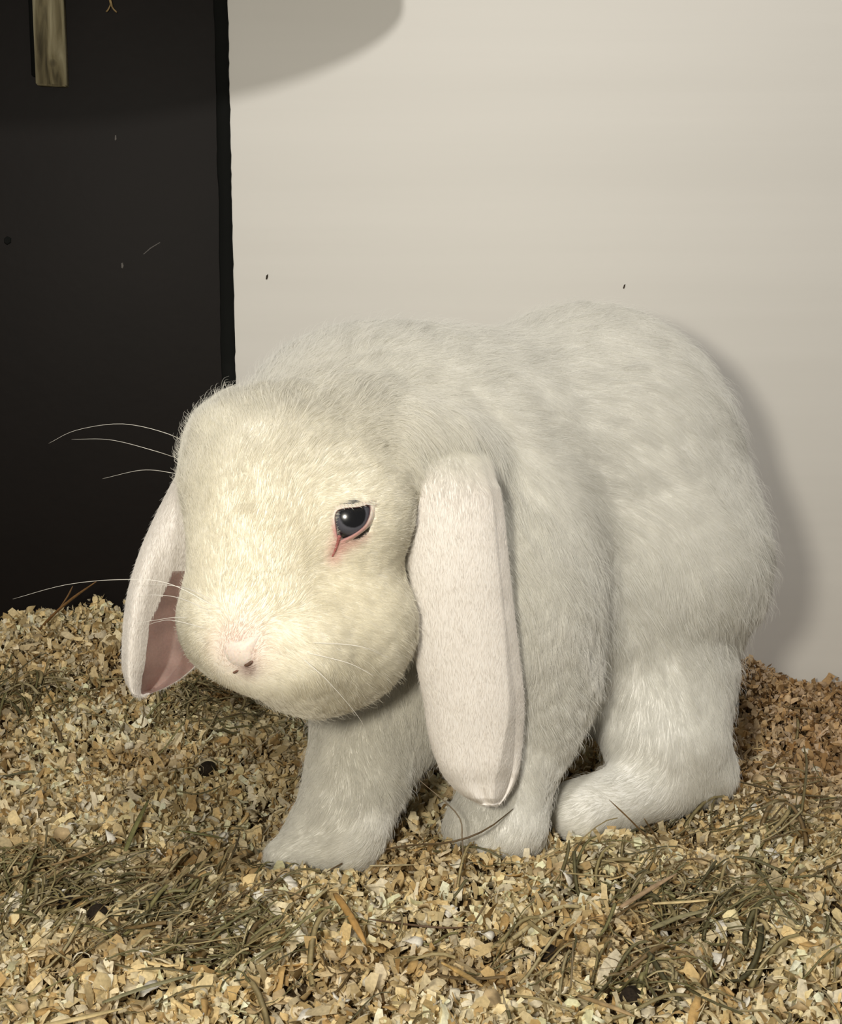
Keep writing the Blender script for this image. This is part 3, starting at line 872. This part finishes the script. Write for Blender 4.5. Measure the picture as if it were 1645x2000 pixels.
def bed_positions(n, r):
    X = r.uniform(-.46, .46, n * 3); Y = r.uniform(.42, WY - .004, n * 3)
    Z = ground(X, Y)
    P = np.stack([X, Y, Z], -1)
    P = P[in_view(P, 420)]
    return P[:n]
PITS = [(150, 1778, .016, .75), (330, 1800, .012, .6), (395, 1885, .010, .6), (1075, 1868, .010, .8), (1240, 1955, .015, .8), (1385, 1795, .018, .55), (420, 1905, .009, .7), (520, 1610, .010, .6), (850, 1520, .016, .5), (1130, 1480, .012, .6)]
NS = 105000
P = bed_positions(NS, rng); n = len(P)
SV = shaving_verts(n, (.0080, .0200), (.11, .42), rng)
RT = rand_rot(n, rng, .85)
SV = np.einsum('nij,nabj->nabi', RT, SV)
P[:, 2] += rng.uniform(-.006, .008, n)
d = field(P + np.array([0, 0, .003]))
for (px, py, rr, am) in PITS:
    h = hit(px, py); dp = np.linalg.norm(P[:, :2] - h[:2], axis=1)
    d = np.where((dp < rr) & (rng.random(n) < am), -1, d)
ok = d > np.where(P[:, 2] < .003, -.003, .0005)
SV, P = SV[ok], P[ok]; n = len(P)
SV += P[:, None, None]
SV[..., 1] = np.minimum(SV[..., 1], WY - .0006)
tc = PALE[rng.choice(len(PALE), n, p=PW)] * np.clip(rng.normal(1.0, .17, (n, 1)), .55, 1.2) * np.array([1.0, .965, .86])
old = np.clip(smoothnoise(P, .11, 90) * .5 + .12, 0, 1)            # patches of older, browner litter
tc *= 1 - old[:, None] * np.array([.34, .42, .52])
far = np.clip((P[:, 0] - .12) / .12, 0, 1) * np.clip((P[:, 1] - .66) / .10, 0, 1)      # browner litter behind the hindquarters, its shade put into the colour
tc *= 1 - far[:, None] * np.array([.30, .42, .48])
ns = 5
base = (np.arange(n) * ns * 2)[:, None]
Q = np.concatenate([base + np.array([[2 * k, 2 * k + 1, 2 * k + 3, 2 * k + 2]]) for k in range(ns - 1)], 0)
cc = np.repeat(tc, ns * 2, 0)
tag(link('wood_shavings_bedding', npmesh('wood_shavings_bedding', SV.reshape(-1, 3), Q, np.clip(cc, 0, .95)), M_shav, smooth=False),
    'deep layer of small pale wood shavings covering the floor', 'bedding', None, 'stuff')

# scattered hay among the shavings
hv, hq, hc = [], [], []; off = 0
hr = np.random.default_rng(5)
def hay_path(p, yaw, L, bend, rise, n=7):
    s = np.linspace(-.5, .5, n)
    a = yaw + bend * s
    dx = np.cumsum(np.cos(a)) / n * L; dy = np.cumsum(np.sin(a)) / n * L
    pts = np.stack([p[0] + dx - dx.mean(), p[1] + dy - dy.mean(), np.zeros(n)], -1)
    pts[:, 2] = ground(pts[:, 0], pts[:, 1]) + .0090 + rise * (s + .5) + .002 * np.sin(s * 5)
    pts[:, 1] = np.minimum(pts[:, 1], WY - .002)
    return pts
HAYC = np.array([[.20, .18, .075], [.27, .22, .10], [.13, .115, .05], [.34, .27, .13], [.18, .12, .05], [.42, .35, .19]])
CLUMP = [(60, 1390, 60, 60), (420, 1400, 130, 100), (330, 1800, 110, 130), (130, 1780, 90, 110), (1370, 1790, 110, 120), (1250, 1930, 50, 100), (1530, 1620, 50, 110), (430, 1890, 60, 100), (90, 1730, 50, 90), (1200, 1700, 40, 120), (230, 1180, 30, 60)]
spots = []
for (px, py, k, spread) in CLUMP:
    for _ in range(k): spots.append((px + hr.normal(0, spread), py + hr.normal(0, spread * .35)))
for _ in range(260): spots.append((hr.uniform(-40, 1690), hr.uniform(1330, 2030)))
for (px, py) in spots:
    if py > 2060 or py < 1240: continue
    p = hit(px, py)
    if field((p + np.array([0, 0, .006]))[None])[0] < .004 or p[1] > WY - .01: continue
    L = hr.uniform(.012, .045); r0 = hr.choice([.0003, .0005, .0007, .0009, .0013], p=[.25, .3, .25, .12, .08])
    pts = hay_path(p, hr.normal(0, .9), L, hr.normal(0, .9), hr.uniform(-.002, .006))
    if (field(pts) < .001).any(): continue
    V, Q, tri = tube(pts, [r0] * 7, 4, hr.uniform(.3, .8))
    hv.append(V); hq.append(np.array(Q) + off); off += len(V)
    hc.append(np.tile(HAYC[hr.integers(len(HAYC))] * hr.uniform(.6, 1.15), (len(V), 1)))
tag(link('hay_scraps', npmesh('hay_scraps', np.concatenate(hv), np.concatenate(hq), np.concatenate(hc)), M_hay),
    'thin olive hay scraps matted among the wood shavings', 'hay', None, 'stuff')

# the larger shavings lying on top, one object each
SHKIND = [('pale flat', (.84, .72, .48), (.007, .0045), .3), ('cream curled', (.88, .80, .62), (.008, .0035), 2.4), ('amber', (.58, .38, .15), (.010, .0028), .4),
          ('straw-yellow splintered', (.78, .60, .30), (.010, .0018), .2), ('tan crumpled', (.60, .45, .25), (.008, .005), 1.4), ('bleached white', (.90, .85, .74), (.008, .003), .8)]
SHLAB = {'pale flat': 'flat pale wood shaving', 'cream curled': 'curled cream wood shaving', 'amber': 'amber-brown wood sliver', 'straw-yellow splintered': 'thin straw-yellow splinter',
         'tan crumpled': 'broad crumpled tan shaving', 'bleached white': 'bleached whitish wood shaving'}
PLACES = [((110, 1560), 'at the left edge'), ((110, 1790), 'by the pair of dark droppings'), ((110, 1970), 'in the bottom left corner'), ((400, 1540), 'around the round black dropping'), ((400, 1800), 'in the left hay tangle'),
          ((430, 1975), 'at the bottom, left of centre'), ((620, 1760), 'before the far front paw'), ((750, 1950), 'at the bottom centre'), ((940, 1740), 'before the near front paw'), ((1060, 1880), 'around the dark sunken dropping'),
          ((1220, 1700), 'before the hind foot'), ((1250, 1960), 'by the bent brown straw'), ((1390, 1790), 'in the right hay tangle'), ((1520, 1600), 'beyond the heel'), ((1560, 1900), 'in the bottom right corner'), ((1590, 1740), 'at the right edge')]
ORD = ['first', 'second', 'third', 'fourth', 'fifth', 'sixth', 'seventh', 'eighth', 'ninth', 'tenth', 'eleventh', 'twelfth']
NUM = ['zero', 'one', 'two', 'three', 'four', 'five', 'six', 'seven', 'eight', 'nine', 'ten', 'eleven', 'twelve']
def shaving_mesh(name, L, Wd, curl, col, r):
    seg = 6; s = np.linspace(-.5, .5, seg + 1)
    th = curl * s * 1.6 + r.normal(0, .12, seg + 1)
    x = np.cumsum(np.cos(th)) / (seg + 1) * L; z = np.cumsum(np.sin(th)) / (seg + 1) * L
    x -= x.mean(); z -= z.min()
    wd = Wd * (1 - 1.2 * np.abs(s) ** 2.2) * r.uniform(.7, 1.2, seg + 1); tw = r.normal(0, .6) * s; t = .00018
    V = []
    for i in range(seg + 1):
        nx, nz = -math.sin(th[i]), math.cos(th[i])
        for (k, up) in ((-.5, 1), (.5, 1), (.5, -1), (-.5, -1)):
            V.append((x[i] + nx * up * t, k * wd[i] * math.cos(tw[i]) + r.normal(0, .0001), z[i] + nz * up * t + k * wd[i] * math.sin(tw[i])))
    Q = [(i * 4 + k, i * 4 + (k + 1) % 4, i * 4 + 4 + (k + 1) % 4, i * 4 + 4 + k) for i in range(seg) for k in range(4)] + [(3, 2, 1, 0), (seg * 4, seg * 4 + 1, seg * 4 + 2, seg * 4 + 3)]
    V = np.array(V)
    cv = np.array(col) * (1 + r.normal(0, .06, (len(V), 1)))
    return npmesh(name, V, np.array(Q)[:, ::-1], np.clip(cv, 0, .95))
sr = np.random.default_rng(21)
TM = []
for (nm, col, (L, Wd), curl) in SHKIND:
    L, Wd = L * 1.35, Wd * 1.25
    for _ in range(4):
        me = shaving_mesh('wood_shaving', L * sr.uniform(.8, 1.3), Wd * sr.uniform(.8, 1.2), curl * sr.choice((-1, 1)) * sr.uniform(.7, 1.2), np.array(col) * sr.uniform(.88, 1.06), sr)
        me.materials.append(M_shav); TM.append((nm, me))
cells = {}
cnt = 0
while cnt < 290:
    px, py = sr.uniform(15, 1630), 1985 - 530 * sr.random() ** 1.3
    p = hit(px, py, .008)
    if field((p + np.array([0, 0, .004]))[None])[0] < .006: continue
    nm, me = TM[sr.integers(len(TM))]
    pl = min(PLACES, key=lambda q: math.hypot(q[0][0] - px, q[0][1] - py))[1]
    if len(cells.get((nm, pl), [])) >= 6: continue
    o = bpy.data.objects.new('wood_shaving', me); COL.objects.link(o)
    o.location = p - np.array([0, 0, .001]); o.rotation_euler = (sr.normal(0, .4), sr.normal(0, .4), sr.uniform(0, 6.28))
    cells.setdefault((nm, pl), []).append((px, o)); cnt += 1
for (nm, pl), mem in cells.items():
    mem.sort(key=lambda q: q[0]); k = len(mem)
    for i, (px, o) in enumerate(mem):
        lab = SHLAB[nm] + ' ' + pl
        if k > 1:
            lab += ', ' + ('leftmost' if i == 0 else 'rightmost' if i == k - 1 else ORD[i] + ' from left') + ' of ' + NUM[k]
        tag(o, lab, 'shaving', 'loose wood shavings on top of the bedding')

# single hay stems that the photograph shows one by one:  label, points (photo px, py, height above the bedding), radius mm, flatness, colour
ST = [
    ('reddish-brown dry stalk leaning up against the black board', [(48, 1268, 0, .93), (95, 1210, 0, .91), (140, 1170, 0, .90), (188, 1136, 0, .89)], 1.6, .5, (.30, .16, .06)),
    ('thin side shoot beside the reddish-brown stalk at the black board', [(112, 1195, 0, .905), (132, 1165, 0, .902), (142, 1145, 0, .90)], .9, .5, (.28, .16, .07)),
    ('long dark bowed grass stem arching in front of both front paws', [(640, 1702, .003), (700, 1672, .006), (790, 1652, .010), (880, 1645, .012), (950, 1620, .016), (1012, 1572, .022)], .55, .8, (.13, .085, .04)),
    ('pale straight straw lying in front of the far front paw', [(722, 1691, .006), (770, 1690, .006), (812, 1689, .006)], .7, .6, (.50, .42, .25)),
    ('dark upright grass tip standing by the hind foot, left of its pair', [(1095, 1710, .002), (1108, 1670, .008), (1112, 1640, .014)], .8, .5, (.12, .10, .04)),
    ('dark slanting grass tip standing by the hind foot, right of its pair', [(1112, 1685, .003), (1125, 1660, .008), (1137, 1640, .013)], .8, .5, (.13, .10, .04)),
    ('thin brown stem leaning over the hind foot', [(1268, 1640, .004), (1232, 1602, .014), (1190, 1562, .024)], .5, .8, (.20, .12, .05)),
    ('short brown stem standing right of the stem over the hind foot', [(1290, 1648, .002), (1272, 1620, .008), (1258, 1598, .013)], .6, .7, (.20, .13, .06)),
    ('olive stem standing upright beyond the heel at the right', [(1565, 1592, .004), (1572, 1540, .012), (1576, 1490, .018), (1570, 1455, .022)], .7, .7, (.17, .14, .06)),
    ('long dark stem lying across beyond the heel at the right', [(1425, 1522, .006), (1500, 1540, .006), (1560, 1552, .006), (1622, 1556, .006)], .7, .7, (.12, .09, .04)),
    ('long dark brown stem lying level below the near front paw', [(720, 1795, .007), (800, 1806, .007), (870, 1812, .007), (925, 1810, .007)], .55, .8, (.15, .09, .05)),
    ('short dark stem rising from the end of the long level stem', [(922, 1810, .006), (945, 1772, .010), (970, 1728, .014)], .5, .8, (.16, .11, .05)),
    ('thick amber-brown straw tilted below the far front paw', [(655, 1745, .008), (685, 1790, .007), (715, 1845, .006)], 1.8, .4, (.48, .28, .09)),
    ('wide pinkish-brown straw slanting below the hind foot', [(1212, 1772, .007), (1260, 1742, .008), (1322, 1706, .009)], 1.5, .4, (.42, .29, .17)),
    ('flat green grass blade slanting at the left of the bedding', [(245, 1662, .006), (262, 1620, .008), (290, 1562, .010)], 1.4, .3, (.24, .23, .09)),
    ('grey-green grass blade lying near the bottom left edge', [(200, 1958, .008), (280, 1930, .009), (380, 1902, .009)], 1.5, .3, (.24, .22, .12)),
    ('dark stem bent over shavings left of the far front paw', [(395, 1780, .008), (430, 1720, .010), (458, 1660, .012), (470, 1625, .012)], .6, .7, (.17, .13, .06)),
    ('thin dark stem standing at the far left of the bedding', [(88, 1660, .006), (91, 1630, .010), (92, 1608, .013)], .5, .8, (.14, .11, .05)),
    ('brown stem lying slantwise at the left middle of the bedding', [(100, 1690, .008), (170, 1668, .009), (215, 1645, .009)], .9, .6, (.30, .20, .09)),
    ('long yellow straw at the bottom left corner', [(60, 2010, .010), (150, 1990, .010), (240, 1970, .010)], 1.6, .4, (.62, .49, .25)),
    ('amber wood strip lying at the bottom centre', [(862, 1880, .008), (900, 1900, .008), (942, 1926, .008)], 1.7, .35, (.55, .36, .13)),
    ('pale yellow straw at the bottom right under the dark hay', [(1275, 1765, .009), (1330, 1762, .009), (1385, 1758, .009)], 1.1, .4, (.70, .55, .28)),
    ('broad grey-green hay blade right of the rabbit\'s near paw', [(1270, 1815, .008), (1330, 1790, .009), (1385, 1778, .009)], 1.7, .3, (.26, .23, .12)),
    ('dark stem lying at the lower right edge of the bedding', [(1580, 1715, .008), (1615, 1695, .010), (1650, 1682, .011)], .7, .7, (.12, .09, .04)),
    ('thin upright stem near the bottom right of the bedding', [(1115, 1930, .004), (1118, 1880, .010), (1120, 1835, .014)], .45, .8, (.20, .15, .08)),
    ('brown bent straw at the bottom right over black litter', [(1130, 1945, .008), (1190, 1965, .009), (1240, 1985, .009)], 1.3, .5, (.42, .29, .14)),
    ('dark hair-thin stem hanging between the front legs', [(905, 1700, .002), (903, 1640, .012), (893, 1590, .022), (815, 1520, .045)], .35, .9, (.22, .17, .11)),
    ('olive grass blade lying by the black dropping', [(345, 1545, .006), (390, 1550, .006), (440, 1532, .006)], .9, .4, (.22, .19, .09)),
    ('green stem tip right of the green grass blade', [(350, 1622, .006), (400, 1630, .007), (440, 1638, .006)], .9, .5, (.20, .20, .08)),
    ('pale stem sticking out between the paw and the black dropping', [(470, 1490, .008), (510, 1455, .012), (570, 1410, .020)], .45, .8, (.42, .34, .22)),
]
for lab, pts, r, fl, col in ST:
    W3 = []
    for q in pts:
        W3.append(at(q[0], q[1], q[3]) if len(q) == 4 else hit(q[0], q[1], q[2] + .007))
    sp = spline(W3, 14)
    rad = np.full(14, r * 1e-3); rad[-4:] *= np.array([.9, .75, .55, .3]); rad[:2] *= np.array([.6, .85])
    tag(link('hay_stem', tube_mesh('hay_stem', sp, rad, 6, fl, None, np.array(col))), lab, 'hay stem')
for o in [o for o in COL.objects if o.name.startswith('hay_stem')]:
    o.data.materials.append(M_hay)

# droppings
def pellet(px, py, r, label):
    p = hit(px, py, .007)
    bm = bmesh.new(); bmesh.ops.create_icosphere(bm, subdivisions=3, radius=r)
    for v in bm.verts:
        c = np.array(v.co)[None] * 1.0
        v.co *= 1 + .06 * float(smoothnoise(c + px, r * 1.2, 3)[0])
        v.co.z *= .9
    me = bpy.data.meshes.new('dropping'); bm.to_mesh(me); bm.free()
    o = link('dropping', me, M_pellet); o.location = p
    tag(o, label, 'dropping')
pellet(405, 1502, .0052, 'round black dropping on the shavings left of the front paw')
pellet(135, 1765, .0050, 'dark brown dropping in the hay at lower left, left of its pair')
pellet(190, 1786, .0046, 'dark brown dropping in the hay at lower left, right of its pair')
pellet(1075, 1866, .0045, 'black dropping sunk in the shavings at lower right')
pellet(1235, 1950, .0050, 'black dropping under the bent straw at the bottom right')
